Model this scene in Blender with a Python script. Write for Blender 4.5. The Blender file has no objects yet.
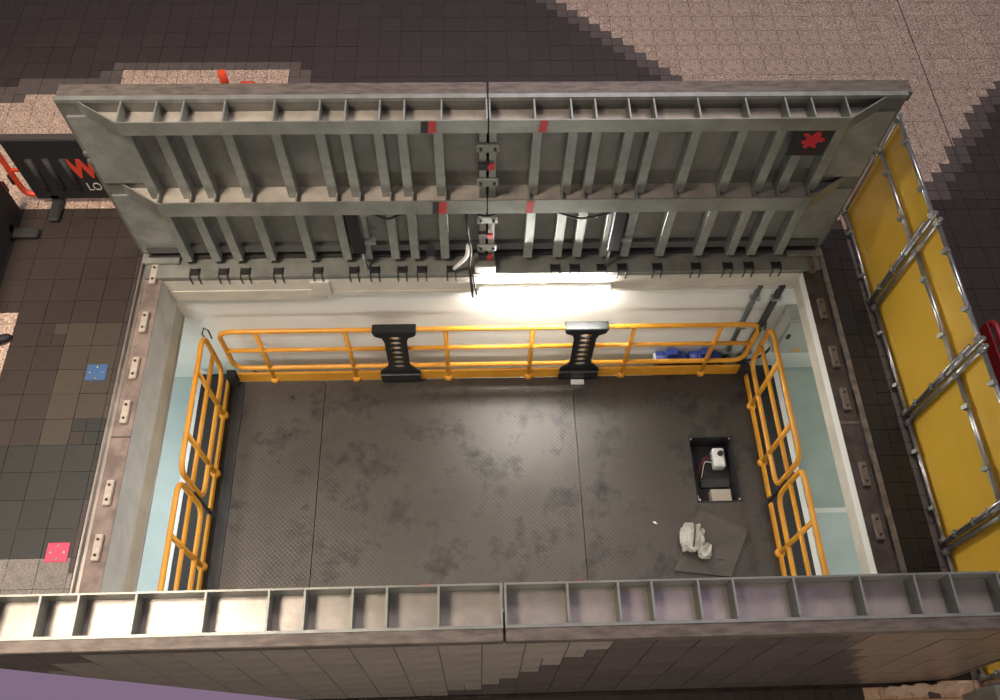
import bpy, bmesh, math, random
from mathutils import Vector, Matrix
random.seed(7)
S = bpy.context.scene
COL = S.collection

# ------------------------------------------------------------------ camera
CAM = Vector((-0.1624, -5.4232, 7.3774))
YAW, PITCH, ROLL, FPX = -0.0647, 1.0509, 0.0407, 856.56
cy_, sy_, cp_, sp_ = math.cos(YAW), math.sin(YAW), math.cos(PITCH), math.sin(PITCH)
FWD = Vector((-sy_*cp_, cy_*cp_, -sp_)); R0 = Vector((cy_, sy_, 0)); U0 = R0.cross(FWD)
RIGHT = R0*math.cos(ROLL) + U0*math.sin(ROLL)
UP = U0*math.cos(ROLL) - R0*math.sin(ROLL)
cam_data = bpy.data.cameras.new('camera')
cam_data.sensor_width = 36.0
cam_data.lens = FPX/1000*36.0
cam_data.clip_start = 0.05
cam = bpy.data.objects.new('camera', cam_data)
COL.objects.link(cam)
cam.matrix_world = Matrix(((RIGHT.x, UP.x, -FWD.x, CAM.x), (RIGHT.y, UP.y, -FWD.y, CAM.y),
                           (RIGHT.z, UP.z, -FWD.z, CAM.z), (0, 0, 0, 1)))
S.camera = cam
def un(u, v, ax, val):
    """pixel -> point on the plane where coordinate ax equals val"""
    d = RIGHT*((u-500)/FPX) + UP*(-(v-350)/FPX) + FWD
    return CAM + d*((val-CAM[ax])/d[ax])
def px(p):
    q = Vector(p)-CAM; w = q.dot(FWD)
    return 500+FPX*q.dot(RIGHT)/w, 350-FPX*q.dot(UP)/w

# ------------------------------------------------------------------ world, lights, exposure
W = bpy.data.worlds.new('mall_ambient'); S.world = W; W.use_nodes = True
W.node_tree.nodes['Background'].inputs[0].default_value = (0.80, 0.76, 0.76, 1)
W.node_tree.nodes['Background'].inputs[1].default_value = 0.13
S.view_settings.view_transform = 'Standard'; S.view_settings.look = 'None'
S.view_settings.gamma = 1.0; S.view_settings.use_curve_mapping = False
S.view_settings.exposure = 0.0
def area(name, loc, target, sx, sy, power, color, spread=180):
    l = bpy.data.lights.new(name, 'AREA'); l.shape = 'RECTANGLE'; l.size = sx; l.size_y = sy
    l.energy = power; l.color = color; l.spread = math.radians(spread)
    o = bpy.data.objects.new(name, l); COL.objects.link(o); o.location = loc
    o.rotation_euler = (Vector(target)-Vector(loc)).to_track_quat('-Z', 'Y').to_euler()
    return o
area('ceiling_light_main', (2.6, 3.6, 11.0), (1.0, 1.0, 0), 5, 4, 470, (1.0, 0.87, 0.76))
area('ceiling_light_warm', (-5.2, -3.4, 10.5), (-4.6, -2.0, 0), 2.6, 2.6, 340, (1.0, 0.83, 0.68), 80)
area('ceiling_light_purple', (3.4, -2.6, 10.5), (2.2, -3.4, 0), 3.6, 2.6, 14, (0.80, 0.58, 1.0), 110)
area('gallery_fill_light', (0.8, -9.0, 4.9), (0.4, -4.5, 1.0), 4, .8, 105, (1.0, 0.88, 0.78), 140)  # unseen fill added to brighten the near door's outer face
area('display_wall_light', (2.0, 7.0, 13.0), (0, 0, 1.5), 5.0, 3.0, 300, (0.74, 0.68, 1.0))
# unseen fill lights added under the slab edges to brighten the pit
area('pit_fill_front', (0.0, -4.1, -.62), (0, -1.2, -1.4), 4.0, .12, 28, (1.0, .97, .90))
area('pit_fill_left', (-3.95, -2.3, -.86), (-3.9, -2.3, -2.2), 3.0, .12, 26, (.90, .98, 1.0))
area('pit_fill_right', (4.3, -2.3, -.45), (4.0, -2.3, -2.2), 3.0, .12, 11, (.92, 1.0, .97))

# ------------------------------------------------------------------ materials
MATS = {}
def mat(name, col, rough=0.6, metal=0.0, col2=None, scale=6.0, bump=0.0, bscale=40.0, detail=5.0,
        lo=0.4, hi=0.62, var=0.0, emit=None, spec=0.5, coord='Object', stretch=(1, 1, 1), grain=0.0, gscale=42.0):
    if name in MATS: return MATS[name]
    m = bpy.data.materials.new(name); m.use_nodes = True; MATS[name] = m
    nt = m.node_tree; N = nt.nodes; L = nt.links; b = N['Principled BSDF']
    b.inputs['Roughness'].default_value = rough; b.inputs['Metallic'].default_value = metal
    b.inputs['Specular IOR Level'].default_value = spec
    if emit:
        b.inputs['Emission Color'].default_value = (*col, 1); b.inputs['Emission Strength'].default_value = emit
    b.inputs['Base Color'].default_value = (*col, 1)
    tc = N.new('ShaderNodeTexCoord'); mp = N.new('ShaderNodeMapping'); mp.inputs['Scale'].default_value = stretch
    L.new(tc.outputs[coord], mp.inputs['Vector'])
    out = None
    if col2:
        n = N.new('ShaderNodeTexNoise'); n.inputs['Scale'].default_value = scale; n.inputs['Detail'].default_value = detail
        n.inputs['Roughness'].default_value = 0.62
        L.new(mp.outputs[0], n.inputs['Vector'])
        r = N.new('ShaderNodeValToRGB'); r.color_ramp.elements[0].position = lo; r.color_ramp.elements[1].position = hi
        r.color_ramp.elements[0].color = (*col, 1); r.color_ramp.elements[1].color = (*col2, 1)
        L.new(n.outputs['Fac'], r.inputs[0]); out = r.outputs[0]
    if grain > 0:
        n = N.new('ShaderNodeTexNoise'); n.inputs['Scale'].default_value = gscale; n.inputs['Detail'].default_value = 2
        L.new(mp.outputs[0], n.inputs['Vector'])
        mr = N.new('ShaderNodeMapRange'); mr.inputs[1].default_value = .3; mr.inputs[2].default_value = .7
        mr.inputs[3].default_value = 1-grain; mr.inputs[4].default_value = 1+grain
        L.new(n.outputs['Fac'], mr.inputs[0])
        mx = N.new('ShaderNodeVectorMath'); mx.operation = 'SCALE'
        if out: L.new(out, mx.inputs[0])
        else: mx.inputs[0].default_value = col
        L.new(mr.outputs[0], mx.inputs['Scale']); out = mx.outputs[0]
    if var > 0:
        g = N.new('ShaderNodeNewGeometry'); oi = N.new('ShaderNodeObjectInfo')
        ad = N.new('ShaderNodeMath'); ad.operation = 'ADD'; L.new(g.outputs['Random Per Island'], ad.inputs[0]); L.new(oi.outputs['Random'], ad.inputs[1])
        fr = N.new('ShaderNodeMath'); fr.operation = 'FRACT'; L.new(ad.outputs[0], fr.inputs[0])
        mr = N.new('ShaderNodeMapRange'); mr.inputs[3].default_value = 1-var; mr.inputs[4].default_value = 1+var
        L.new(fr.outputs[0], mr.inputs[0])
        mx = N.new('ShaderNodeVectorMath'); mx.operation = 'SCALE'
        if out: L.new(out, mx.inputs[0])
        else: mx.inputs[0].default_value = col
        L.new(mr.outputs[0], mx.inputs['Scale']); out = mx.outputs[0]
    if out: L.new(out, b.inputs['Base Color'])
    if bump > 0:
        n = N.new('ShaderNodeTexNoise'); n.inputs['Scale'].default_value = bscale; n.inputs['Detail'].default_value = 3
        L.new(mp.outputs[0], n.inputs['Vector'])
        bp = N.new('ShaderNodeBump'); bp.inputs['Strength'].default_value = bump; bp.inputs['Distance'].default_value = 0.01
        L.new(n.outputs['Fac'], bp.inputs['Height']); L.new(bp.outputs[0], b.inputs['Normal'])
    return m
GALV = mat('galvanised_steel', (.245, .262, .238), .42, .4, (.33, .345, .315), 5, .12, 30, var=.03)
GALV2 = mat('galvanised_beam_steel', (.29, .30, .268), .38, .4, (.215, .225, .20), 3, .1, 25)
WEB = mat('bright_beam_web', (.52, .48, .42), .30, .2, (.40, .37, .325), 5, .12, 25)
SKIN = mat('door_skin_steel', (.155, .155, .135), .5, .35, (.215, .21, .19), 2.2, .1, 20)
RIMS = mat('rim_weathered_steel', (.19, .16, .135), .55, .3, (.11, .092, .08), 7, .1, 30, stretch=(1, 4, 4))
DKST = mat('dark_steel', (.05, .05, .052), .5, .4)
BLK = mat('black_rubber', (.018, .018, .02), .6)
BLKG = mat('black_painted_metal', (.02, .021, .023), .35, .3)
CHROME = mat('bright_zinc_tube', (.55, .56, .57), .28, .85, (.42, .43, .44), 14, .08, 60)
YELR = mat('safety_yellow_paint', (.70, .32, .028), .36, 0, (.62, .27, .022), 5)
YELP = mat('yellow_hoarding_sheet', (.82, .50, .055), .3, 0, (.74, .44, .045), 1.4, .03, 8, lo=.3, hi=.7)
WHITEW = mat('white_pit_paint', (.83, .84, .80), .6, 0, (.75, .76, .72), 1.5, .05, 15, lo=.3, hi=.7, spec=.15)
CREAM = mat('cream_concrete_paint', (.62, .59, .51), .65, 0, (.53, .50, .43), 3, .1, 20, spec=.1)
GREYC = mat('grey_white_concrete', (.70, .71, .68), .7, 0, (.56, .57, .55), 2.5, .15, 18)
OLIVE = mat('stained_olive_concrete', (.55, .53, .43), .7, 0, (.45, .43, .36), 3, .1, 18)
PFLOOR = mat('pale_green_pit_floor_paint', (.42, .50, .46), .4, 0, (.33, .41, .37), 2.2, .05, 20, lo=.35, hi=.7)
PFLOOR2 = mat('pale_blue_pit_floor_paint', (.50, .59, .58), .4, 0, (.43, .52, .51), 2.2, .05, 20, lo=.35, hi=.7)
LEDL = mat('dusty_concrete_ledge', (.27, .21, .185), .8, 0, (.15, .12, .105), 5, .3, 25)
LEDR = mat('dark_brown_ledge', (.05, .038, .03), .7, .1, (.085, .068, .055), 6, .3, 25)  # right ledge, a darker brown than the left one
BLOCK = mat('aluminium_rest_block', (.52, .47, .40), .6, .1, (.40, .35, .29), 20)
BLOCKR = mat('dark_brown_rest_block', (.13, .10, .08), .7, .1, (.18, .15, .12), 20)  # right-hand blocks, darker brown than the left ones
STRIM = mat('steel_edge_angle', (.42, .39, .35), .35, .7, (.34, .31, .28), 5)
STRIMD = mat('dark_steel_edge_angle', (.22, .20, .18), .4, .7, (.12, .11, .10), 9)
REDP = mat('red_barrier_plastic', (.72, .075, .03), .4)
REDD = mat('dark_red_plastic', (.30, .02, .03), .45)
TAPER = mat('red_tape', (.42, .03, .03), .5)
WHT = mat('white_plastic', (.72, .72, .70), .4)
BLUE = mat('blue_enamel', (.03, .055, .26), .4)
CLOTH = mat('crumpled_white_cloth', (.42, .415, .365), .8, 0, (.30, .295, .26), 12, .4, 30)
LILAC = mat('lilac_parapet', (.74, .56, .82), .5)  # one even lilac tone for the coping
LAMPM = mat('lit_tube_diffuser', (1.0, .97, .90), .4, emit=190)
# deck plate: chequer relief + grease
def deck_mat():
    m = mat('chequer_plate_steel', (.046, .040, .034), .46, .25, (.064, .057, .049), 1.3, lo=.35, hi=.65)
    nt = m.node_tree; N = nt.nodes; L = nt.links; b = N['Principled BSDF']
    tc = N.new('ShaderNodeTexCoord')
    src = b.inputs['Base Color'].links[0].from_socket
    st = N.new('ShaderNodeTexNoise'); st.inputs['Scale'].default_value = 2.6; st.inputs['Detail'].default_value = 9; st.inputs['Roughness'].default_value = .72
    L.new(tc.outputs['Object'], st.inputs['Vector'])
    r = N.new('ShaderNodeValToRGB'); r.color_ramp.elements[0].position = .50; r.color_ramp.elements[1].position = .68
    L.new(st.outputs['Fac'], r.inputs[0])
    mx = N.new('ShaderNodeMixRGB'); L.new(r.outputs[0], mx.inputs[0]); L.new(src, mx.inputs[1]); mx.inputs[2].default_value = (.014, .012, .011, 1)
    L.new(mx.outputs[0], b.inputs['Base Color'])
    mp = N.new('ShaderNodeMapping'); mp.inputs['Rotation'].default_value = (0, 0, math.radians(45)); mp.inputs['Scale'].default_value = (26, 26, 26)
    L.new(tc.outputs['Object'], mp.inputs['Vector'])
    ck = N.new('ShaderNodeTexVoronoi'); ck.inputs['Scale'].default_value = 1.0; ck.inputs['Randomness'].default_value = 0.0
    L.new(mp.outputs[0], ck.inputs['Vector'])
    bp = N.new('ShaderNodeBump'); bp.inputs['Strength'].default_value = .5; bp.inputs['Distance'].default_value = .006; bp.invert = True
    L.new(ck.outputs['Distance'], bp.inputs['Height']); L.new(bp.outputs[0], b.inputs['Normal'])
    return m
DECK = deck_mat()
DECKB = mat('dark_deck_border', (.022, .02, .019), .5, .2, (.035, .032, .03), 3)
# paving
def pave(name, c, c2, var=.1, rough=.5, grain=.18, spec=.4):
    return mat(name, c, rough, 0, c2, 9, .05, 60, var=var, grain=grain, spec=spec)
TILE = {
 'dark': pave('paving_dark', (.050, .039, .038), (.043, .034, .034), .07, .5, .06),
 'mid': pave('paving_mid', (.118, .098, .090), (.10, .084, .078), .08, .5, .1),
 'olive': pave('paving_olive', (.062, .052, .039), (.057, .047, .036), .08, .45, .06),
 'brown': pave('paving_brown', (.043, .033, .028), (.037, .029, .025), .06, .45, .06),
 'slate': pave('paving_slate', (.035, .037, .034), (.030, .032, .030), .12, .4, .06),
 'light': pave('paving_granite', (.50, .385, .305), (.40, .295, .235), .05, .55, .62),
 'grey': pave('paving_grey_granite', (.22, .20, .18), (.17, .155, .14), .05, .55, .3),
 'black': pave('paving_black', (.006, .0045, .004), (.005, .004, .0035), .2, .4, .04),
 'beige': pave('paving_beige', (.56, .38, .25), (.47, .31, .2), .06, .5, .15),
 'steelmid': pave('lid_paving_grey', (.33, .285, .24), (.27, .235, .20), .06, .38, .08),
 'liddark': pave('lid_paving_dark', (.12, .098, .09), (.10, .082, .078), .1, .35, .06),
 'lidbrown': pave('lid_paving_brown', (.19, .15, .12), (.16, .125, .10), .06, .33, .06),
}
GROUT = mat('paving_joint', (.10, .085, .08), .9)

# ------------------------------------------------------------------ mesh helpers
def link(o, parent=None):
    COL.objects.link(o)
    if parent: o.parent = parent
    return o
def tag(o, label=None, cat=None, group=None, kind=None):
    if label: o['label'] = label
    if cat: o['category'] = cat
    if group: o['group'] = group
    if kind: o['kind'] = kind
    return o
def empty(name, loc=(0, 0, 0), rz=0.0):
    o = bpy.data.objects.new(name, None); o.location = loc; o.rotation_euler.z = rz
    o.empty_display_size = .1
    return link(o)
BASES = {}
class MB:
    def __init__(s): s.bm = bmesh.new()
    def box(s, x0, x1, y0, y1, z0, z1, bev=0.0):
        x0, x1 = sorted((x0, x1)); y0, y1 = sorted((y0, y1)); z0, z1 = sorted((z0, z1))
        r = bmesh.ops.create_cube(s.bm, size=1.0)
        for v in r['verts']:
            v.co = Vector(((x0+x1)/2+v.co.x*(x1-x0), (y0+y1)/2+v.co.y*(y1-y0), (z0+z1)/2+v.co.z*(z1-z0)))
        if bev > 0:
            es = list({e for v in r['verts'] for e in v.link_edges})
            bmesh.ops.bevel(s.bm, geom=es, offset=bev, segments=1, affect='EDGES')
        return s
    def obox(s, c, dims, rot):
        r = bmesh.ops.create_cube(s.bm, size=1.0)
        for v in r['verts']:
            v.co = rot @ Vector((v.co.x*dims[0], v.co.y*dims[1], v.co.z*dims[2])) + Vector(c)
        return s
    def prism(s, pts, vec):
        """planar polygon pts extruded by vec"""
        a = [s.bm.verts.new(p) for p in pts]; b = [s.bm.verts.new(Vector(p)+Vector(vec)) for p in pts]
        n = len(pts); s.bm.faces.new(a); s.bm.faces.new(b[::-1])
        for i in range(n): s.bm.faces.new((a[i], b[i], b[(i+1) % n], a[(i+1) % n]))
        return s
    def tube(s, pts, r, seg=8, closed=False, cap=True):
        P = [Vector(p) for p in pts]; n = len(P); rings = []; nrm = None
        for i in range(n):
            if closed: t = (P[(i+1) % n]-P[i-1]).normalized()
            else: t = (P[min(i+1, n-1)]-P[max(i-1, 0)]).normalized()
            if nrm is None:
                a = Vector((0, 0, 1)) if abs(t.z) < .9 else Vector((1, 0, 0))
                nrm = (a-t*a.dot(t)).normalized()
            else:
                nrm = (nrm-t*nrm.dot(t)).normalized()
            bi = t.cross(nrm); rr = r[i] if isinstance(r, (list, tuple)) else r
            rings.append([s.bm.verts.new(P[i]+(nrm*math.cos(2*math.pi*k/seg)+bi*math.sin(2*math.pi*k/seg))*rr) for k in range(seg)])
        m = n if closed else n-1
        for i in range(m):
            A, B = rings[i], rings[(i+1) % n]
            off = 0
            if closed and i == n-1:
                off = min(range(seg), key=lambda k: (A[0].co-B[k].co).length)
            for k in range(seg):
                f = s.bm.faces.new((A[k], A[(k+1) % seg], B[(k+1+off) % seg], B[(k+off) % seg])); f.smooth = True
        if not closed and cap:
            s.bm.faces.new(rings[0][::-1]); s.bm.faces.new(rings[-1])
        return s
    def lathe(s, c, prof, seg=14):
        rings = []
        for rr, z in prof:
            rings.append([s.bm.verts.new((c[0]+rr*math.cos(2*math.pi*k/seg), c[1]+rr*math.sin(2*math.pi*k/seg), c[2]+z)) for k in range(seg)])
        for i in range(len(rings)-1):
            for k in range(seg):
                f = s.bm.faces.new((rings[i][k], rings[i][(k+1) % seg], rings[i+1][(k+1) % seg], rings[i+1][k])); f.smooth = True
        s.bm.faces.new(rings[0][::-1]); s.bm.faces.new(rings[-1])
        return s
    def mesh(s, name, m):
        bmesh.ops.recalc_face_normals(s.bm, faces=s.bm.faces[:])
        me = bpy.data.meshes.new(name); s.bm.to_mesh(me); s.bm.free()
        for mm in (m if isinstance(m, (list, tuple)) else [m]): me.materials.append(mm)
        return me
    def build(s, name, m, parent=None, base=None):
        """base: world origin of the parent that the coordinates are measured from"""
        if base is None and parent is not None: base = BASES.get(parent.name)
        if base is not None:
            for v in s.bm.verts: v.co -= Vector(base)
        o = link(bpy.data.objects.new(name, s.mesh(name, m)), parent)
        if base is not None: BASES[o.name] = base
        return o
def inst(name, me, loc, parent=None, rz=0.0):
    o = bpy.data.objects.new(name, me); o.location = loc; o.rotation_euler.z = rz
    return link(o, parent)
def struct(o): return tag(o, kind='structure')
def round_poly(pts, rad, closed=True, n=4):
    """fillet the corners of a polyline"""
    P = [Vector(p) for p in pts]; out = []; m = len(P)
    for i in range(m):
        if not closed and i in (0, m-1): out.append(P[i]); continue
        a = (P[i-1]-P[i]); b = (P[(i+1) % m]-P[i]); r = min(rad, a.length*.45, b.length*.45)
        p0 = P[i]+a.normalized()*r; p1 = P[i]+b.normalized()*r
        for k in range(n+1):
            t = k/n; out.append(p0*(1-t)**2+P[i]*2*t*(1-t)+p1*t*t)
    return out

# ------------------------------------------------------------------ dimensions (metres)
LX, RX = -3.60, 3.60          # outer frame of the pit
IX0, IX1 = -3.37, 3.36        # inner edges of the opening
YB, YF = -0.28, -4.13         # back / front inner edges
NEARY = -4.33                 # skin plane of the near leaf
DZ = -1.95                    # deck
PZ = -2.25                    # pit floor
LEDZ = -0.05
RIBX = [.39, .70, .905, 1.19, 1.405, 1.78, 2.19, 2.53, 2.755, 3.05]
RIBX = sorted([-x for x in RIBX]+RIBX)

# ------------------------------------------------------------------ floor and paving
fl = MB()
for r in ((-9, LX, -8, 8), (RX, 10, -8, 8), (LX, RX, 0.16, 8), (LX, RX, -8, -4.43)):
    fl.box(r[0], r[1], r[2], r[3], -.06, -.012)
floor = struct(fl.build('floor', GROUT))
T = .265; HT = T/2; GX, GY = -3.65, -2.147
def inpoly(p, poly):
    c = False; n = len(poly); x, y = p
    for i in range(n):
        x1, y1 = poly[i]; x2, y2 = poly[i-1]
        if (y1 > y) != (y2 > y) and x < (x2-x1)*(y-y1)/(y2-y1)+x1: c = not c
    return c
gp = lambda pts: [tuple(un(u, v, 2, 0)[:2]) for u, v in pts]
LIGHT = [gp([(-90, 99), (20, 99), (20, 91), (52, 91), (110, 91), (180, 207), (-90, 207)]),
         gp([(119, 73), (289, 73), (289, 112), (119, 112)]),
         gp([(535, -14), (690, 84), (690, 130), (700, 200), (846, 226), (900, 226), (925, 192), (945, 158), (963, 128), (988, 92), (1004, 72), (1050, 30), (1090, -40), (600, -40)])]
PATCH = [('olive', gp([(62, 323), (126, 323), (112, 418), (75, 418), (75, 446), (44, 446)])),
         ('light', gp([(-60, 318), (16, 318), (1, 400), (-60, 400)])),
         ('slate', gp([(-80, 446), (76, 446), (76, 418), (114, 418), (76, 558), (-90, 558)])),
         ('grey', gp([(-90, 558), (78, 558), (60, 680), (-120, 680)]))]
def tone(x, y):
    for pl in LIGHT:
        if inpoly((x, y), pl): return 'light'
    for t, pl in PATCH:
        if inpoly((x, y), pl): return t
    if y < -4.4 and x > -3.6:
        return 'beige' if x > 2.98 else 'brown'
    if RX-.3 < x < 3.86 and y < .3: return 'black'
    if 3.85 < x < 4.12 and y < .6: return 'mid'
    if x > 3.8 and y < .6: return 'brown'
    if x < -3.6 and y < 1.0: return 'brown'
    if x < -4.9 and y > 4.1: return 'mid'
    for dx, dy in ((HT, 0), (-HT, 0), (0, HT), (0, -HT), (HT, -HT), (-HT, -HT), (2*HT, 0), (-2*HT, 0), (0, -HT*1.5)):
        for pl in LIGHT:
            if inpoly((x+dx, y+dy), pl): return 'mid'
    return 'dark'
tiles = []   # (tone, x0, x1, y0, y1)
def solid(x0, x1, y0, y1):
    """clip a tile against the pit frame"""
    if x1 <= LX-.005 or x0 >= RX+.005 or y0 >= .165 or y1 <= -4.43: return [(x0, x1, y0, y1)]
    out = []
    if x0 < LX-.03: out.append((x0, LX-.006, y0, y1))
    if x1 > RX+.03: out.append((RX+.006, x1, y0, y1))
    if not out:
        if y1 > .19: out.append((x0, x1, .17, y1))
        elif y0 < -4.46: out.append((x0, x1, y0, -4.435))
    return out
for i in range(-16, 46):
    for j in range(-18, 27):
        x0 = GX+i*T; y0 = GY+j*T
        if not (-7.3 < x0 < 7.6): continue
        q = [[tone(x0+(a+.5)*HT, y0+(b+.5)*HT) for b in (0, 1)] for a in (0, 1)]
        if len({q[a][b] for a in (0, 1) for b in (0, 1)}) == 1:
            for r in solid(x0, x0+T, y0, y0+T): tiles.append((q[0][0], *r))
        else:
            for a in (0, 1):
                for b in (0, 1):
                    for r in solid(x0+a*HT, x0+(a+1)*HT, y0+b*HT, y0+(b+1)*HT): tiles.append((q[a][b], *r))
LEAFPOLY = [(52, 84), (915, 78), (822, 256), (790, 272), (160, 277), (140, 256)]
NEARPOLY = [(-20, 596), (1020, 570), (1020, 660), (890, 686), (-20, 720)]
HOARD = [(843, 222), (900, 110), (1010, 330), (1010, 700), (990, 700)]
def vis(t):
    u, v = px(((t[1]+t[2])/2, (t[3]+t[4])/2, 0))
    if not (-12 < u < 1012 and -10 < v < 708): return 0
    for pl in (LEAFPOLY, NEARPOLY, HOARD):
        if inpoly((u, v), pl): return 0
    d = (Vector(((t[1]+t[2])/2, (t[3]+t[4])/2, 0))-CAM).length
    return (t[2]-t[1])*(t[4]-t[3])/d**3
order = sorted(tiles, key=vis, reverse=True)
near300 = [t for t in order[:296] if vis(t) > 0]
rest = order[len(near300):]
JG = .0022
tmesh = {}
def tile_box(mb, t, dz=0.0):
    mb.box(t[1]+JG, t[2]-JG, t[3]+JG, t[4]-JG, -.03, dz)
for t in near300:
    w = round(t[2]-t[1], 3); h = round(t[4]-t[3], 3); key = (t[0], w, h)
    if key not in tmesh:
        b = MB(); b.box(-w/2+JG, w/2-JG, -h/2+JG, h/2-JG, -.03, 0); tmesh[key] = b.mesh('floor_tile', TILE[t[0]])
    inst('floor_tile', tmesh[key], ((t[1]+t[2])/2, (t[3]+t[4])/2, random.uniform(-.0025, .0005)), floor)
byt = {}
for t in rest: byt.setdefault(t[0], []).append(t)
sb = MB(); order_t = list(byt)
for k, tn in enumerate(order_t):
    for t in byt[tn]:
        n0 = len(sb.bm.faces); tile_box(sb, t, random.uniform(-.0025, .0005)); sb.bm.faces.ensure_lookup_table()
        for f in sb.bm.faces[n0:]: f.material_index = k
ja, jb = un(899, 4, 2, 0), un(999, 268, 2, 0)
MB().prism([(ja.x-.006, 4.6, .0005), (ja.x+.006, 4.6, .0005), (jb.x+.006, jb.y, .0005), (jb.x-.006, jb.y, .0005)], (0, 0, .001)).build('expansion_joint', mat('dark_joint', (.05, .038, .034), .8), floor)
tag(sb.build('floor_tiles', [TILE[t] for t in order_t], floor), kind='stuff')

# ------------------------------------------------------------------ pit shell
struct(MB().box(-4.6, 4.9, -4.7, .1, PZ-.1, PZ).build('floor_pit', PFLOOR))
pf = bpy.data.objects['floor_pit']
MB().box(-4.6, -3.0, -4.4, -.25, PZ, PZ+.004).build('floor_coat', PFLOOR2, pf)
MB().box(3.0, 4.9, -4.4, -2.18, PZ, PZ+.004).build('floor_coat', PFLOOR2, pf)
MB().box(3.0, 4.9, -2.20, -2.14, PZ, PZ+.006).build('floor_joint', WHITEW, pf)
struct(MB().box(-4.7, -4.6, -4.7, .1, PZ, -.06).build('wall_left', WHITEW))
struct(MB().box(4.9, 5.0, -4.7, .1, PZ, -.06).build('wall_right', WHITEW))
struct(MB().box(-4.6, 4.9, -.25, .1, PZ, -.06).build('wall_back', WHITEW))
struct(MB().box(-4.6, 4.9, -4.7, -4.4, PZ, -.06).build('wall_front', WHITEW))
# slab edges round the opening
t1 = struct(MB().box(-4.6, IX0, YF, -.25, -.54, LEDZ-.01).build('trim_1', GREYC))
MB().box(-4.6, IX0-.012, YF, -.25, -.80, -.54).build('slab_underside', OLIVE, t1)
MB().box(IX0-.05, IX0+.004, YF, -.25, -.83, -.80).build('edge_bead', WHT, t1)
t2 = struct(MB().box(IX1+.012, 4.9, YF, -.25, -.39, -.19).build('trim_2', CREAM))
MB().box(IX1, 4.9, YF, -.25, -.19, -.06).build('kerb_face', WHITEW, t2)
MB().box(IX1+.006, 4.9, YF, -.25, -.205, -.19).build('shadow_joint', DKST, t2)
t3 = struct(MB().box(-4.6, 4.9, -.25, YB, -.30, LEDZ-.01).build('trim_3', CREAM))
MB().box(-4.6, -1.72, -.25, YB-.012, -.43, -.26).build('slab_underside', CREAM, t3)
MB().box(-1.72, 4.9, -.25, YB-.006, -.36, -.30).build('slab_underside', CREAM, t3)
MB().box(-1.86, -1.66, -.25, YB-.03, -.34, -.10).build('slab_step', CREAM, t3)
t4 = struct(MB().box(-4.6, 4.9, -4.4, YF, -.5, LEDZ-.01).build('trim_4', GREYC))
# ledges the doors close on
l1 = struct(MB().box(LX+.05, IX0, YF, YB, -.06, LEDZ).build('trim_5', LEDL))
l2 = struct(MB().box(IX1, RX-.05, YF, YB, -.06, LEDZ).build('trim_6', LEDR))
l3 = struct(MB().box(LX+.05, RX-.05, YB, .0, -.07, -.012).build('trim_7', GALV2))
l4 = struct(MB().box(LX+.05, RX-.05, YF, -4.43, -.06, LEDZ).build('trim_8', LEDL))
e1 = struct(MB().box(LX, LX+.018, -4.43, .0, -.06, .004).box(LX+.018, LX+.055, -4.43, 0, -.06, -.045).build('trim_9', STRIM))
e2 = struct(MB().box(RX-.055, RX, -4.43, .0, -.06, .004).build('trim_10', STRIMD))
rb = MB().box(-.034, .034, -.12, .12, 0, .045, .006).mesh('rest_block', BLOCK)
bt = MB().lathe((0, 0, 0), [(.012, 0), (.012, .012), (.006, .016)], 8).mesh('bolt', DKST)
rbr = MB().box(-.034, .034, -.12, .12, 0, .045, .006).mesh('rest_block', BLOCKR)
for u, v in ((150, 273), (142, 321), (133, 367), (125, 411), (108, 492), (97.5, 547)):
    p = un(u, v, 2, 0); o = inst('rest_block', rb, (-3.455, p.y, LEDZ), l1)
    for s in (-.07, .07): inst('bolt', bt, (0, s, .045), o)
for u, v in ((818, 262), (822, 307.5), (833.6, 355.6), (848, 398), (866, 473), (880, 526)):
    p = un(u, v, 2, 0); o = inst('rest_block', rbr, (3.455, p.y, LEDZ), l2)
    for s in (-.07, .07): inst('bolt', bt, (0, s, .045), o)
MB().box(LX+.05, IX0, -2.06, -2.05, LEDZ, LEDZ+.006).build('ledge_joint', DKST, l1)
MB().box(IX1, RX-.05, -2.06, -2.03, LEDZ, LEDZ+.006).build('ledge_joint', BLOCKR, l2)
hb = MB().box(-.05, .05, -.035, .035, 0, .03, .004).mesh('hinge_bracket', BLKG)
hp = MB().tube([(0, .05, .012), (0, -.055, .012), (0, -.062, .0), (0, -.062, -.11)], .007, 6).mesh('hinge_pin', DKST)
for x in RIBX:
    if abs(x) < .5 and x > 0: continue
    o = inst('hinge_bracket', hb, (x+.02, -.225, -.012), l3)
    for s in (-.045, .045): inst('hinge_pin', hp, (s, 0, 0), o)
MB().box(-.13, .09, -.28, -.1, -.012, .11, .01).build('centre_bearing', GALV2, l3)

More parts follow.
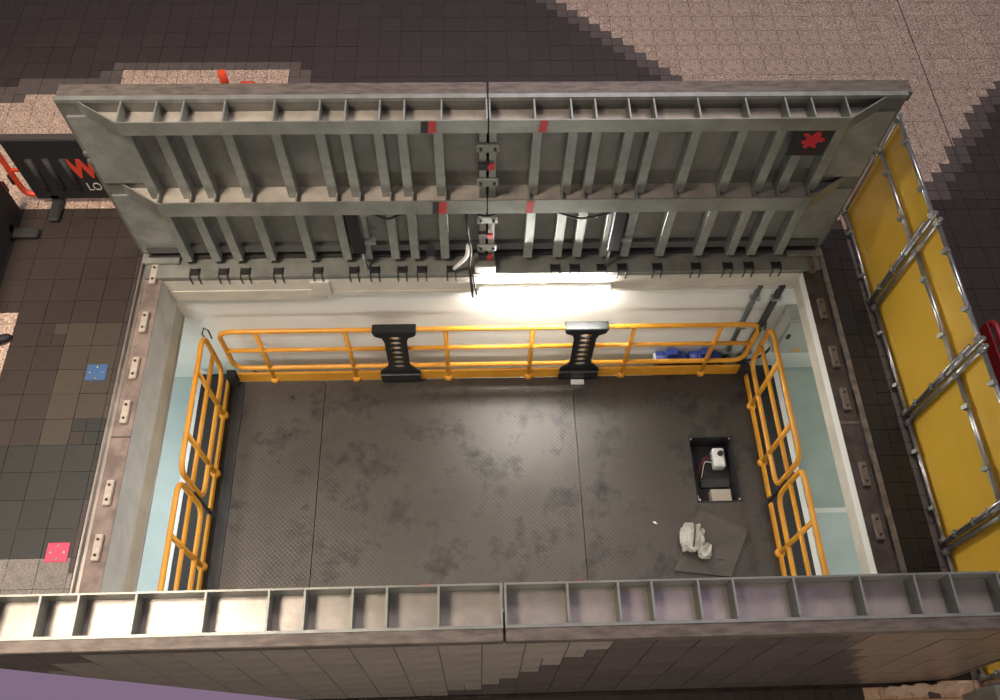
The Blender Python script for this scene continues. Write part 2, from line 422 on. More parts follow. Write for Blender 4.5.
# ------------------------------------------------------------------ hatch doors
def door(y0, s, tray0, tray1, name):
    root = empty(name, (0, y0, 0))
    D = lambda d: s*d           # depth from the skin towards the pit -> local y
    TOP = 2.17
    def bx(nm, m, x0, x1, d0, d1, z0, z1, par=root, bev=0):
        return MB().box(x0, x1, D(d0), D(d1), z0, z1, bev).build(nm, m, par)
    for x0, x1 in ((-3.6, -.008), (.008, 3.6)):
        bx('skin_plate', SKIN, x0, x1, -.02, 0, .02, TOP-.03)
    for x0, x1 in ((-3.6, -.006), (.006, 3.6)):
        bx('top_rim', RIMS, x0, x1+(.05 if x1 > 1 else 0), -tray1, -tray0, TOP-.10, TOP, bev=.006)
        bx('rim_lip', GALV, x0, x1, -tray0-.012, .006, TOP-.03, TOP+.008)
    for sx in (-1, 1):
        bx('side_rim', RIMS, sx*3.6, sx*3.57, -tray1, -.02, .02, TOP-.10)
        bx('edge_plate', GALV, sx*3.17, sx*3.56, 0, .022, 1.16, 2.0)
        bx('edge_plate', GALV, sx*3.17, sx*3.56, 0, .022, .08, .98)
        for zz in (1.42, 1.52): MB().box(sx*3.56, sx*3.60, D(.0), D(.02), zz, zz+.04).build('edge_bolt', CHROME, root)
    bx('bottom_rail', DKST, -3.52, 3.52, 0, .055, .0, .035)
    bx('bottom_angle', mat('shade_dark_galvanised', (.11, .112, .108), .5, .4), -3.5, 3.5, 0, .05, .10, .20)  # angle coloured dark in place of the shade along the skin's foot
    bx('bottom_shoe', GALV, -3.58, -3.2, -.02, .12, .0, .03); bx('bottom_shoe', GALV, 3.2, 3.58, -.02, .12, .0, .03)
    # cross beams with swept-back ends
    for zw, f0, f1 in ((2.02, 2.02, 2.165), (1.05, .95, 1.14)):
        for sx in (-1, 1):
            MB().prism([(sx*.006, D(0), zw), (sx*3.40, D(0), zw), (sx*3.05, D(.245), zw), (sx*.006, D(.245), zw)], (0, 0, .012)).build('beam_web', WEB, root)
            w = .012
            MB().prism([(sx*.006, D(.245), f0), (sx*3.05, D(.245), f0), (sx*3.41, D(.0), f0), (sx*3.43, D(.0), f0), (sx*3.055, D(.245+w), f0), (sx*.006, D(.245+w), f0)], (0, 0, f1-f0)).build('beam_flange', GALV2, root)
    ru = MB().box(-.045, .045, D(0), D(.135), 1.062, 2.02, .006).mesh('rib', GALV)
    rl = MB().box(-.045, .045, D(0), D(.135), .06, 1.05, .006).mesh('rib', GALV)
    gu = MB().box(-.007, .007, D(.0), D(.245), 2.032, TOP-.004).mesh('gusset', GALV)
    gl = MB().box(-.007, .007, D(.135), D(.245), 1.062, 1.135).mesh('gusset', GALV)
    for x in RIBX:
        off = .045 if x < 0 else -.045
        for me in (ru, rl): inst('rib', me, (x-off*.9, 0, 0), root)
        for me in (gu, gl): inst('gusset', me, (x, 0, 0), root)
    # centre joint: a pair of deeper posts bolted together
    for sx in (-1, 1):
        bx('joint_post', GALV2, sx*.012, sx*.075, 0, .16, .06, 1.05)
        bx('joint_post', GALV2, sx*.012, sx*.075, 0, .16, 1.062, 2.02)
        bx('joint_gusset', GALV, sx*.006, sx*.02, 0, .245, 2.032, TOP)
    for z in (1.30, 1.75, .30, .75):
        p = bx('joint_clamp', GALV2, -.10, .10, .16, .185, z-.05, z+.05, bev=.005)
        for sx in (-1, 1): bx('clamp_bolt', DKST, sx*.05, sx*.075, .185, .205, z-.012, z+.012, p)
    for z in (1.53, .52, .16):
        k = bx('latch_block', BLK, -.085, .01, .16, .20, z-.035, z+.035)
        bx('red_tab', TAPER, .0, .06, .18, .205, z-.03, z+.03, k)
    for x, z0, z1, kd in ((-.47, 2.03, 2.16, 2), (.46, 2.03, 2.16, 1), (-.42, .96, 1.13, 2), (.40, .96, 1.13, 1)):
        k = MB().prism([(x-.04, D(.2585), z0), (x+.03, D(.2585), z0), (x+.04, D(.2585), z1), (x-.03, D(.2585), z1)], (0, D(.004), 0)).build('tape_marker', TAPER, root)
        if kd == 2:
            MB().prism([(x-.10, D(.2585), z0), (x-.04, D(.2585), z0), (x-.03, D(.2585), z1), (x-.09, D(.2585), z1)], (0, D(.004), 0)).build('black_tape', BLK, k)
    return root
far = tag(door(.0, -1, .03, .19, 'hatch_door'), 'upright galvanised steel hatch door with ribs, cables and black sign, far side of pit', 'hatch door')
nearr = tag(door(NEARY, 1, .0, .085, 'hatch_door'), 'upright steel hatch door with paved outer face along the bottom of the photo', 'hatch door')
MB().box(-3.57, 3.57, .02, .17, .03, 2.07).build('tray_fill', GROUT, far)
# paving on the outer face of the near door
MB().box(-3.57, 3.57, -.02, -.072, .03, 2.07).build('tray_fill', GROUT, nearr)
fp = lambda pts: [(un(u, v, 1, NEARY-.085).x, un(u, v, 1, NEARY-.085).z) for u, v in pts]
FD = [fp([(-60, 640), (114, 650), (85, 656), (78, 663), (60, 670), (40, 680), (-60, 700)]),
      fp([(300, 708), (360, 699), (440, 694), (495, 686), (525, 672), (548, 664), (575, 657), (600, 648), (622, 641), (660, 634), (800, 628), (860, 628), (850, 712)])]
FB = fp([(800, 620), (1200, 600), (1200, 720), (850, 712)])
ZT0 = .04
fm = {}
def ftone(x, z):
    for pl in FD:
        if inpoly((x, z), pl): return 'liddark'
    return 'lidbrown' if inpoly((x, z), FB) else 'steelmid'
def ftile(t, x0, x1, z0, z1):
    w = x1-x0; h = z1-z0; key = (t, round(w, 3), round(h, 3))
    if key not in fm:
        fm[key] = MB().box(-w/2+.003, w/2-.003, -.079, -.06, -h/2+.003, h/2-.003).mesh('paving_tile', TILE[t])
    inst('paving_tile', fm[key], ((x0+x1)/2, random.uniform(-.003, .0), (z0+z1)/2), nearr)
nt = 0
for i in range(27):
    for j in range(8):
        x0 = -3.57+i*(7.14/27); x1 = x0+7.14/27; z0 = ZT0+j*.2538; z1 = z0+.2538
        xm, zm = (x0+x1)/2, (z0+z1)/2
        if x1 < -2.6 and False: continue
        q = [ftone(a, b) for a in ((x0+xm)/2, (x1+xm)/2) for b in ((z0+zm)/2, (z1+zm)/2)]
        if len(set(q)) == 1: ftile(q[0], x0, x1, z0, z1); nt += 1
        else:
            ql = [ftone((x0+xm)/2, zm), ftone((x1+xm)/2, zm)]
            ftile(ql[0], x0, xm, z0, z1); ftile(ql[1], xm, x1, z0, z1); nt += 2
# fittings on the far door (local y is measured from the skin, towards the pit negative)
for sx in (-1, 1):
    x = sx*1.30
    r = MB().box(x-.065, x+.065, -.02, -.20, .24, .93, .01).build('actuator_body', BLKG, far)
    MB().tube([(x+sx*(-.02), -.15, .30), (x-sx*.05, -.21, -.0)], .018, 8).build('piston_rod', CHROME, r)
    MB().box(x+.04, x+.16, -.10, -.16, .80, .86).build('actuator_clamp', CHROME, r)
    MB().box(x+.06, x+.18, -.10, -.17, .36, .42).build('actuator_clamp', CHROME, r)
def cable(pts, r=.012, m=BLK, name='cable'):
    return MB().tube(round_poly(pts, .08, False, 3), r, 6).build(name, m, far)
cable([(-1.30, -.20, .90), (-1.15, -.20, .93), (-.95, -.20, .80), (-.85, -.2, .88), (-.6, -.2, .925), (-.2, -.2, .93), (0, -.22, .84), (.15, -.2, .93), (.6, -.2, .93), (.9, -.2, .78), (1.1, -.2, .83), (1.28, -.2, .93)])
cable([(-1.30, -.19, .90), (-.9, -.19, .93), (.9, -.19, .93), (1.28, -.19, .90)], .010)
cable([(-.20, -.2, .90), (-.19, -.22, .6), (-.16, -.24, .35), (-.18, -.26, .05), (-.16, -.34, -.15), (-.15, -.34, -.36)], .014)
cable([(-.17, -.26, .10), (-.13, -.34, -.12), (-.11, -.34, -.32)], .010)
cable([(-.19, -.23, .42), (-.20, -.25, .25), (-.30, -.26, .12), (-.34, -.26, .06)], .022, WHT, 'conduit_hose')
MB().box(-.62, -.53, -.1, -.15, .13, .20).build('limit_switch', BLK, far)
MB().box(-.30, -.12, -.12, -.17, .885, .915).build('cable_clamp', CHROME, far)
# black sign with a red emblem
a = [un(u, v, 1, -.13) for u, v in ((797, 128), (833.5, 128), (821, 153), (785.5, 153))]
sx0, sx1, sz0, sz1 = 2.69, 3.015, 1.595, 1.915
sg = MB().box(sx0, sx1, -.137, -.147, sz0, sz1).build('sign_plate', BLK, far); tag(sg, 'black square sign with red emblem')
em = [(.42, .30), (.30, .36), (.33, .44), (.22, .50), (.20, .62), (.33, .62), (.30, .72), (.18, .80), (.22, .90), (.34, .86), (.42, .76),
      (.50, .90), (.66, .94), (.72, .82), (.70, .72), (.84, .70), (.90, .60), (.80, .52), (.70, .56), (.66, .44), (.74, .34), (.62, .30), (.56, .38), (.48, .38)]
w, h = sx1-sx0, sz1-sz0
MB().prism([(sx0+.02+px_*w*.92, -.1475, sz0+pz_*h) for px_, pz_ in em], (0, -.003, 0)).build('emblem', mat('red_emblem_print', (.55, .02, .035), .5), sg)
EMT = mat('dark_red_print', (.07, .008, .01), .5)
for k in range(9):
    xx = sx0+.05+k*.026
    MB().box(xx, xx+.017, -.1475, -.1495, sz0+.035, sz0+.06+.012*(k % 2)).build('print_mark', EMT, sg)

# ------------------------------------------------------------------ lifting platform
PX0, PX1, PY0, PY1 = -3.10, 3.18, -.49, -3.95
lp = tag(empty('lift_platform', (0, -2.2, PZ)), 'dark chequer plate lifting platform with yellow guard rails inside the pit', 'platform')
LB = (0, -2.2, PZ)
MB().box(-2.9, 2.34, -3.8, -.6, PZ+.006, DZ-.06).box(2.34, 2.95, -3.8, -2.2, PZ+.006, DZ-.06).build('platform_base', DKST, lp, LB)
hx0, hx1, hy0, hy1 = 2.385, 2.905, -2.145, -1.33
sx1_, sx2_ = un(318, 480, 2, DZ).x, un(580, 480, 2, DZ).x
dg = .004
MB().box(PX0+.17, sx1_-dg, PY1, PY0, DZ-.06, DZ).build('deck_plate', DECK, lp, LB)
MB().box(sx1_+dg, sx2_-dg, PY1, PY0, DZ-.06, DZ).build('deck_plate', DECK, lp, LB)
MB().box(sx2_+dg, hx0, PY1, PY0, DZ-.06, DZ).box(hx1, PX1, PY1, PY0, DZ-.06, DZ).box(hx0, hx1, PY1, hy0, DZ-.06, DZ).box(hx0, hx1, hy1, PY0, DZ-.06, DZ).build('deck_plate', DECK, lp, LB)
MB().box(PX0, PX0+.165, PY1, PY0, DZ-.06, DZ+.002).build('deck_border', DECKB, lp, LB)
# skirt outside the side rails, with a white edge
for sx, xa, xb, xc in ((-1, PX0, -3.470, -3.535), (1, PX1, 3.575, 3.635)):
    sk = MB().box(xa, xb, PY1, PY0+.12, DZ-.03, DZ-.004).build('rubber_skirt', BLK, lp, LB)
    MB().box(xb, xc, PY1, PY0+.12, DZ-.03, DZ+.004).build('white_edge', WHT, sk)
# guard rails
ZT, ZM, ZL = -.80, -1.216, -1.63
RT = .029
fc_p = [(.055, 0), (.055, .05), (.04, .07), (.026, .075)]
def rail(a, b, posts, toe=.19):
    """a, b: the ends on the deck; posts: fractions along"""
    A = Vector((a[0], a[1], 0)); B = Vector((b[0], b[1], 0)); L = (B-A).length
    P = lambda t, z: Vector((A.x+(B.x-A.x)*t, A.y+(B.y-A.y)*t, z))
    g = MB().tube(round_poly([P(0, ZT), P(1, ZT), P(1, ZL), P(0, ZL)], .16, True, 5), RT, 10, True).build('guard_rail', YELR, lp, LB)
    MB().tube([P(.003, ZM), P(.997, ZM)], RT*.9, 8).build('mid_rail', YELR, g)
    for t in posts:
        n = (B-A).normalized().cross(Vector((0, 0, 1)))
        MB().tube([P(t, ZT), P(t, DZ)], RT*.95, 8).build('post', YELR, g)
        MB().lathe(P(t, DZ), fc_p, 12).build('foot_cup', YELR, g)
    dirv = (B-A).normalized(); c = (A+B)/2
    rot = Matrix((( dirv.x, -dirv.y, 0), (dirv.y, dirv.x, 0), (0, 0, 1)))
    MB().obox((c.x, c.y, DZ+toe/2), (L+.02, .03, toe), rot).build('toe_board', YELR, g)
    return g
yb = -.47
fx = lambda us, a, b: [(u-a)/(b-a) for u in us]
xa1, xb1 = -2.98, -1.09; rail((xa1, yb), (xb1, yb), fx([-2.57, -1.58], xa1, xb1))
xa2, xb2 = -.97, 1.06; rail((xa2, yb), (xb2, yb), fx([-.46, .52], xa2, xb2))
xa3, xb3 = 1.18, 3.10; rail((xa3, yb), (xb3, yb), fx([1.665, 2.655], xa3, xb3))
for xr in (-3.13, 3.21):
    ya, ybk, yc = -.50, -2.10, -2.2
    rail((xr, ya), (xr, ybk), [.28, .74], .075); rail((xr, yc), (xr, -3.85), [.34, .80], .075)
# black perforated connector plates
def connector(x):
    bm = bmesh.new()
    half = [(.235, -.765), (.235, -.855), (.215, -.885), (.15, -.92), (.128, -1.0), (.125, -1.5), (.14, -1.58), (.20, -1.66), (.235, -1.70), (.235, -1.955)]
    outl = half+[(-a_, b_) for a_, b_ in reversed(half)]
    loops = [outl]
    for k in range(7):
        zc = -.93-k*.108
        loops.append([(.068*math.cos(t*math.pi/6), zc+.043*math.sin(t*math.pi/6)) for t in range(12)])
    es = []
    for lp_ in loops:
        vs = [bm.verts.new((x+p[0], yb-.045, p[1])) for p in lp_]
        es += [bm.edges.new((vs[i], vs[(i+1) % len(vs)])) for i in range(len(vs))]
    bmesh.ops.triangle_fill(bm, edges=es, use_beauty=True, use_dissolve=False)
    r = bmesh.ops.extrude_face_region(bm, geom=bm.faces[:])
    bmesh.ops.translate(bm, verts=[v for v in r['geom'] if isinstance(v, bmesh.types.BMVert)], vec=(0, .02, 0))
    m = MB(); m.bm.free(); m.bm = bm
    c = m.build('connector_plate', BLKG, lp, LB)
    MB().box(x-.245, x+.245, yb-.065, yb+.05, -.80, -.755, .01).build('top_cap', BLKG, c)
    MB().box(x-.24, x+.24, yb-.07, yb-.045, -1.90, -1.72, .006).build('lower_band', BLKG, c)
    MB().box(x-.24, x+.24, yb-.074, yb-.068, -1.745, -1.735).build('band_edge', CHROME, c)
    if x > 0: MB().box(x-.08, x+.08, yb-.13, yb-.07, DZ, DZ+.02).build('floor_tab', WHT, c)
for x in (-1.03, 1.12): connector(x)
# ties where rail sections meet
for p in ((-3.06, -.49), (3.16, -.49)):
    MB().tube([(p[0], p[1], -.90), (p[0]-.01, p[1]+.03, -.78), (p[0]-.05, p[1]+.04, -.74), (p[0]-.08, p[1], -.80), (p[0]-.06, p[1]-.02, -.90)], .009, 6).build('rail_tie', BLK, lp, LB)
    MB().box(p[0]-.05, p[0]+.05, p[1]-.05, p[1]+.05, DZ, DZ+.22).build('corner_block', BLK, lp, LB)
for xr in (-3.13, 3.21):
    MB().obox((xr, -2.15, -1.62), (.03, .02, .66), Matrix.Identity(3)).build('rail_gap_strap', BLK, lp, LB)
for x, y in ((-2.35, -.72), (2.05, -.62)):
    MB().lathe((x, y, DZ), [(.03, 0), (.03, .004), (.02, .005)], 10).build('deck_plug', BLK, lp, LB)
# equipment well in the deck
wl = MB()
wl.box(hx0, hx0+.012, hy0, hy1, PZ+.02, DZ+.008).box(hx1-.012, hx1, hy0, hy1, PZ+.02, DZ+.008)
wl.box(hx0, hx1, hy0, hy0+.012, PZ+.02, DZ+.008).box(hx0, hx1, hy1-.012, hy1, PZ+.02, DZ+.008).box(hx0, hx1, hy0, hy1, PZ+.01, PZ+.03)
well = wl.build('equipment_well', BLK, lp, LB)
cb = MB().box(2.69, 2.83, -1.66, -1.42, PZ+.04, PZ+.18, .015).build('control_box', WHT, well)
MB().lathe((2.775, -1.50, PZ+.18), [(.032, 0), (.032, .03), (.025, .035)], 14).build('box_knob', BLK, well)
MB().box(2.60, 2.83, -2.09, -1.94, PZ+.03, PZ+.16).build('terminal_cover', mat('beige_cover', (.42, .38, .31), .6), well)
MB().box(2.42, 2.47, -2.05, -1.98, PZ+.03, PZ+.08).build('relay', WHT, well)
MB().box(2.52, 2.86, -1.88, -1.78, PZ+.03, PZ+.07).build('mounting_rail', DKST, well)
for k in range(4):
    MB().tube(round_poly([(2.69, -1.50-.03*k, PZ+.12), (2.58, -1.53-.02*k, PZ+.17), (2.52+.02*k, -1.62, PZ+.08), (2.45+.03*k, -1.76, PZ+.06)], .05, False, 3), .006, 5).build('wire', (REDD if k == 1 else WHT if k % 2 else DKST), well)
bs = MB().lathe((0, 0, 0), [(.012, 0), (.012, .006)], 8).mesh('well_screw', CHROME)
for x in (hx0+.03, hx1-.03):
    for y in (hy0+.03, hy1-.03):
        MB().lathe((x, y, DZ), [(.012, -.01), (.012, .012)], 8).build('well_screw', CHROME, well)

# ------------------------------------------------------------------ loose things on the deck
q = [un(u, v, 2, DZ+.012) for u, v in ((698.6, 510), (748, 530), (731, 577), (674, 571))]
c0 = sum(q, Vector())/4
hc = tag(empty('access_cover', (c0.x, c0.y, DZ)), 'square steel access cover lying askew on the deck beside the open well', 'cover')
MB().prism([(p.x-c0.x, p.y-c0.y, .001) for p in q], (0, 0, .024)).build('cover_plate', mat('worn_cover_steel', (.060, .054, .046), .5, .2, (.08, .072, .062), 4), hc)
MB().box(.02, .10, -.16, -.15, .02, .03).build('lifting_slot', BLK, hc)
def blob(name, m, c, r, amp, seed, parent=None, sub=3):
    bm = bmesh.new(); bmesh.ops.create_icosphere(bm, subdivisions=sub, radius=1.0)
    rnd = random.Random(seed); ph = [[rnd.uniform(0, 6.28) for _ in range(3)]+[rnd.uniform(2, 7.5) for _ in range(3)] for _ in range(7)]
    for v in bm.verts:
        n = v.co.copy(); d = sum(math.sin(n.x*p[3]+p[0])*math.sin(n.y*p[4]+p[1])*math.sin(n.z*p[5]+p[2]) for p in ph)
        n = Vector([math.copysign(abs(q_)**.7, q_) for q_ in n])*(1+amp*d)
        v.co = Vector((n.x*r[0], n.y*r[1], max(n.z, -.75)*r[2]))
    m_ = MB(); m_.bm.free(); m_.bm = bm
    o = m_.build(name, m, parent); o.location = c
    return o
pc = un(694, 541, 2, DZ+.05)
ct = tag(empty('cloth_bundle', (pc.x, pc.y, DZ+.042), -.12), 'crumpled white cloth bundle tied with a dark band on the steel cover', 'cloth')
blob('cloth', CLOTH, (-.03, .03, .06), (.125, .15, .065), .11, 3, ct, 4)
blob('cloth_tail', CLOTH, (.11, -.11, .04), (.075, .085, .05), .15, 5, ct)
MB().tube([(-.02+.012*math.cos(t), .03+.16*math.cos(t), .06+.08*math.sin(t)) for t in [k*2*math.pi/16 for k in range(16)]], .009, 6, True).build('band', DKST, ct)
p = un(655, 523, 2, DZ)
pt_ = tag(empty('paper_scrap', (p.x, p.y, DZ)), 'tiny white paper scrap on the deck left of the cloth bundle', 'scrap')
MB().prism([(-.03, .01, .002), (0, .02, .004), (.03, -.015, .002), (0, -.01, .006)], (0, 0, .004)).build('paper', WHT, pt_)

# ------------------------------------------------------------------ pit equipment along the back wall
bl = tag(empty('batten_light', (.62, YB, -.27)), 'glaring white batten light on the back edge of the pit', 'light')
MB().box(-.72, .72, -.0, -.05, -.05, .06, .008).build('housing', WHT, bl)
MB().box(-.69, .69, -.05, -.10, -.055, .05, .015).build('diffuser', LAMPM, bl)
for sx in (-1, 1): MB().box(sx*.69, sx*.72, -.05, -.09, -.05, .055).build('end_cap', WHT, bl)
cbx = tag(empty('electrical_cabinet', (3.62, -.25, -1.46)), 'grey electrical cabinet on the back pit wall near the right corner', 'cabinet')
CABM = mat('grey_cabinet_paint', (.40, .42, .39), .45)
MB().box(-.22, .42, 0, -.22, 0, .72, .008).build('cabinet_body', CABM, cbx)
dr = MB().box(-.20, .40, -.22, -.24, .02, .70, .006).build('cabinet_door', CABM, cbx)
MB().box(-.16, -.13, -.24, -.26, .38, .46).build('door_lock', BLK, dr)
MB().box(.0, .09, -.24, -.244, .06, .12).build('warning_plate', mat('amber_plate', (.7, .35, .05), .5), dr)
CONM = mat('grey_conduit', (.10, .115, .115), .4, .3)
for k, (x, dx, lb) in enumerate(((2.98, .0, 'thin grey conduit running down the back pit wall, left of the pair'), (3.22, .0, 'dark conduit running down the back pit wall beside the grey cabinet'))):
    cd = tag(empty('wall_conduit', (x, -.25, PZ)), lb, 'conduit', 'conduits on the back pit wall')
    MB().tube([(0, -.03-.0*k, .12), (0, -.03, 1.95)], .030+.008*k, 10).build('pipe', CONM if k == 0 else DKST, cd)
    for z in (.5, 1.1, 1.7): MB().box(-.055, .055, 0, -.075, z, z+.03).build('clip', CHROME, cd)
for k, x in enumerate((2.28, 2.70)):
    pm = tag(empty('pump_motor', (x, -.335, PZ+.47)), ('blue motor with a pale round end cap behind the back rail, left of two' if k == 0 else 'blue motor behind the back rail, right of two, nearest the conduits'), 'motor', 'blue motors behind the back rail')
    MB().tube([(-.20, 0, 0), (-.19, 0, 0), (.14, 0, 0), (.19, 0, 0)], [.06, .073, .073, .055], 16).build('motor_body', BLUE, pm)
    for t in range(5): MB().tube([(-.12+t*.055, 0, 0), (-.11+t*.055, 0, 0)], .077, 16).build('cooling_fin', BLUE, pm)
    MB().box(-.08, .06, -.05, .05, .07, .15, .01).build('terminal_box', BLUE, pm)
    MB().box(-.15, .12, -.07, .07, -.464, -.06).build('motor_foot', DKST, pm)
    if k == 0: MB().tube([(-.215, 0, 0), (-.20, 0, 0)], .06, 12).build('end_cap', WHT, pm)
hs = tag(empty('hydraulic_hose', (3.03, -.36, PZ)), 'black hose looping from the blue motors to the corner of the rails', 'hose')
MB().tube(round_poly([(-.06, 0, .52), (.05, 0, .42), (.25, -.02, .44), (.4, 0, .60), (.42, .02, .8)], .1, False, 4), .016, 6).build('hose', BLK, hs)
hs = tag(empty('cable_loop', (-2.72, -.40, DZ)), 'thin black cable loop behind the back rail near the left corner', 'cable')
MB().tube([(.09*math.cos(t)+.05, 0, .19+.06*math.sin(t)) for t in [k*math.pi/8 for k in range(9)]]+[(-.10, 0, .12), (-.04, 0, .06), (-.01, 0, -.28)], .009, 6).build('loop', BLK, hs)

# ------------------------------------------------------------------ yellow hoarding on the right
def hoarding(y0, y1, x, label, h=1.43):
    root = tag(empty('hoarding_panel', (x, (y0+y1)/2, 0)), label, 'hoarding', 'yellow hoarding bays')
    L = abs(y1-y0)/2
    MB().box(.035, .05, -L+.02, L-.02, .03, h-.04).build('yellow_sheet', YELP, root)
    r = .021
    for s in (-1, 1): MB().tube([(0, s*(L-.035), 0), (0, s*(L-.035), h+.06)], r, 8).build('post', CHROME, root)
    for z, nm in ((h, 'top_tube'), (1.0, 'mid_tube'), (.05, 'bottom_tube')):
        rr = r if nm != 'mid_tube' else r*1.1
        tb = MB().tube([(0, -L+.02, z), (0, L-.02, z)], rr, 8).build(nm, CHROME, root)
        for s in (-1, 1):
            MB().obox((-.012, s*(L-.05), z), (.045, .05, .055), Matrix.Rotation(.3, 3, 'Z')).build('coupler', GALV, tb)
        for k in range(2):
            yy = -L+.35+k*(2*L-.7)
            MB().obox((-.02, yy, z), (.05, .035, .06), Matrix.Rotation(.4, 3, 'Y')).build('clip', GALV, tb)
    for z in (.3, .62, .85, 1.2):
        cl = MB().obox((-.02, -L+.04, z), (.035, .06, .035), Matrix.Rotation(.4, 3, 'X')).build('swivel_coupler', GALV, root)
        MB().tube([(-.05, -L+.04, z), (-.02, -L+.04, z)], .014, 6).build('coupler_bolt', CHROME, cl)
    MB().tube([(-.03, -L+.03, .05), (-.03, -L+.06, h-.1)], .012, 6).build('lacing_bar', CHROME, root)
    return root
ye = (.50, -.76, -2.05, -3.30)
hoarding(ye[0], ye[1], 3.955, 'yellow hoarding bay beside the far hatch door, topmost on the right')
hoarding(ye[1], ye[2], 3.975, 'yellow hoarding bay on the right between the far bay and the middle posts')
hoarding(ye[2], ye[3], 3.975, 'yellow hoarding bay on the right just above the near hatch door end')
hoarding(ye[3], -4.44, 3.975, 'yellow hoarding bay at the right end of the near hatch door')
hb2 = hoarding(-4.46, -5.7, 3.90, 'yellow hoarding bay at the bottom right corner below the near hatch door')
MB().box(-.12, -.03, .40, .57, 0, .5).build('grey_end_post', GALV2, hb2)

# ------------------------------------------------------------------ red and black plastic barriers
def barrier(loc, rz, label, L=2.0, red=None, board=True, x_board=(.13, None), feet=True, H=.93):
    red = red or REDP
    b = tag(empty('crowd_barrier', loc, rz), label, 'barrier')
    MB().tube(round_poly([(0, 0, .12), (L, 0, .12), (L, 0, H), (0, 0, H)], .1, True, 4), .03, 8, True).build('frame', red, b)
    for k in range(7):
        x = L*(k+1)/8; MB().tube([(x, 0, .12), (x, 0, H)], .016, 8).build('bar', red, b)
    MB().tube([(0, 0, .5), (L, 0, .5)], .02, 8).build('mid_bar', red, b)
    for x in (-.035, L+.035):
        MB().tube([(x, 0, .30), (x, 0, .42)], .028, 8).build('joining_hook', BLK, b)
    for x in (.32, L-.32):
        f = MB().box(x-.06, x+.06, -.30, .30, 0, .07, .02).build('foot', DKST, b)
        MB().box(x-.04, x+.04, -.05, .05, .07, .15).build('foot_socket', DKST, f)
    if board:
        bo = MB().box(x_board[0], x_board[1] or L-.05, -.035, -.05, .10, H+.05, .004).build('board', BLK, b)
        return b, bo
    return b, None
bw = un(0, 143, 1, .70)
A, board = barrier((-4.93, .74, 0), 0, 'red plastic barrier with black printed board beside the far hatch door')
MB().box(.13, 1.95, -.035, .04, .965, .982).build('top_flap', mat('dusty_black_plastic', (.05, .04, .038), .6), board)
GREYB = mat('dark_grey_emboss', (.045, .042, .042), .5)
for k in range(3):
    x = .30+k*.17
    MB().tube([(x, -.052, .30), (x, -.052, .72)], .035, 8).build('raised_bar', GREYB, board)
def text(body, size, loc, m, parent, shear=0.0, sx=1.0, bold=0.0):
    cu = bpy.data.curves.new('lettering', 'FONT'); cu.body = body; cu.size = size; cu.extrude = .003; cu.shear = shear; cu.offset = bold
    o = bpy.data.objects.new('lettering_tmp', cu); COL.objects.link(o)
    dg_ = bpy.context.evaluated_depsgraph_get(); me = bpy.data.meshes.new_from_object(o.evaluated_get(dg_))
    bpy.data.objects.remove(o)
    for v in me.vertices: v.co.x *= sx
    me.materials.clear(); me.materials.append(m)
    n = bpy.data.objects.new('lettering', me); n.location = loc; n.rotation_euler = (math.radians(90), 0, 0)
    return link(n, parent)
pw = un(73, 178, 1, .69); pl_ = un(86.5, 190, 1, .69)
text('W', .36, (pw.x+4.95, -.052, pw.z+.02), mat('red_print', (.62, .06, .03), .5), board, 0, .72, .016)
text('LO', .165, (pl_.x+4.96, -.052, pl_.z), mat('white_print', (.5, .48, .46), .5), board, 0, .72)
B, bb = barrier((-5.02, -1.75, 0), math.pi/2, 'red plastic barrier with dark board running along the left edge of the photo', L=2.35, board=False)
MB().box(.02, 2.33, -.035, -.05, .08, .95, .004).build('board', BLK, B)
C_, _ = barrier((-2.74, 1.62, 0), 0.0, 'red plastic barrier hidden behind the far hatch door, only its end knobs showing', L=1.6, board=False, H=.74)
MB().tube([(0, 0, .74), (0, 0, .99)], .045, 10).build('end_knob', REDP, C_); MB().tube([(.16, 0, .80), (.30, 0, .80)], .05, 8).build('top_clip', REDP, C_)
D_, _ = barrier((4.52, -1.50, 0), -math.pi/2, 'dark red plastic barrier standing behind the yellow hoarding', L=1.7, red=REDD, board=False)
MB().box(0, 1.6, -.03, -.045, .15, .88).build('board', REDD, D_)

# ------------------------------------------------------------------ small things on the paving
def marker(u, v, s, m, label, rz=0.0):
    p = un(u, v, 2, .0); r = tag(empty('cover_plate', (p.x, p.y, .0), rz), label, 'plate')
    MB().box(-s, s, -s*.9, s*.9, .0, .006, .002).build('plate', m, r)
    for a, b in ((.62, 0), (-.62, 0), (0, .62), (0, -.62)):
        MB().lathe((a*s, b*s, .006), [(.013, 0), (.013, .003), (.008, .005)], 10).build('screw', CHROME if m is not BLUE else WHT, r)
marker(96.5, 372.5, .098, mat('blue_plate_paint', (.045, .115, .26), .5), 'small blue square plate with four screws on the left paving')
marker(57.5, 552.5, .094, mat('pink_plate_paint', (.72, .05, .12), .5), 'small pink red square plate with four screws on the left paving')
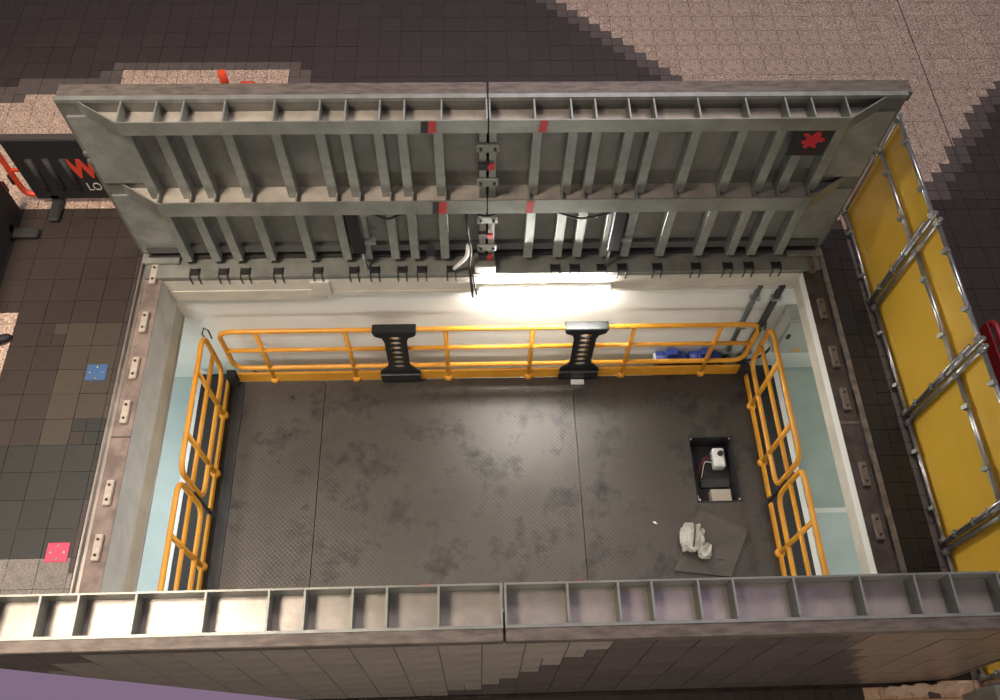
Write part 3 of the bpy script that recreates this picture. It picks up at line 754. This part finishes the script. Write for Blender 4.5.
# shoe at the left edge
sh = tag(empty('shoe', (-4.80, -1.03, 0), math.radians(28)), 'black shoe toe on pale tile at the left edge of the photo', 'shoe')
def loft(secs, m, name, parent):
    b = MB(); rings = []
    for x, wy, z0, z1 in secs:
        rings.append([b.bm.verts.new((x, wy*math.cos(a), (z0+z1)/2+(z1-z0)/2*math.sin(a))) for a in [k*2*math.pi/12 for k in range(12)]])
    for i in range(len(rings)-1):
        for k in range(12):
            f = b.bm.faces.new((rings[i][k], rings[i][(k+1) % 12], rings[i+1][(k+1) % 12], rings[i+1][k])); f.smooth = True
    b.bm.faces.new(rings[0]); b.bm.faces.new(rings[-1])
    return b.build(name, m, parent)
loft([(-.19, .02, .02, .10), (-.17, .035, .012, .13), (-.10, .038, .012, .14), (-.04, .042, .012, .10), (.03, .046, .012, .075), (.08, .042, .012, .06), (.105, .025, .014, .045), (.112, .008, .018, .032)], BLK, 'upper', sh)
loft([(-.195, .022, 0, .02), (-.17, .038, 0, .022), (-.05, .040, 0, .02), (.04, .050, 0, .02), (.09, .044, 0, .02), (.118, .012, 0, .02)], DKST, 'sole', sh)
# crumpled protective film at the foot of the near door
fs = tag(empty('plastic_film', (3.45, -4.505, 0)), 'crumpled beige protective film at the right foot of the near hatch door', 'film')
b = MB(); n = 14; va = []; rr = random.Random(4)
for i in range(n):
    x = -.30+i*.60/(n-1); hgt = .03+.20*max(0, i/(n-1))*1.0+rr.uniform(-.03, .04)
    va.append([b.bm.verts.new((x, .02+rr.uniform(-.03, .02), .0)), b.bm.verts.new((x, .05+rr.uniform(-.03, .03), hgt*.5)), b.bm.verts.new((x, .065+rr.uniform(-.015, .015), hgt))])
for i in range(n-1):
    for k in range(2): b.bm.faces.new((va[i][k], va[i+1][k], va[i+1][k+1], va[i][k+1]))
fo = b.build('film', mat('beige_film', (.50, .38, .28), .3), fs)
md = fo.modifiers.new('thickness', 'SOLIDIFY'); md.thickness = .006

# ------------------------------------------------------------------ balcony parapet under the photographer
pa, pb = un(0, 668.5, 2, 6.25), un(300, 700, 2, 6.25)
d = (pb-pa).normalized(); nrm = Vector((d.y, -d.x, 0))
if nrm.y > 0: nrm = -nrm
e0 = pa-d*3.0; e1 = pb+d*4.0
pr = tag(empty('balcony_parapet', (pa.x, pa.y, 6.25)), 'lilac edge of the upper balcony in the bottom left corner', 'parapet')
MB().prism([tuple(Vector(q_)-Vector((pa.x, pa.y, 6.25))) for q_ in (e0, e1, e1+nrm*.5, e0+nrm*.5)], (0, 0, -.35)).build('coping', LILAC, pr)
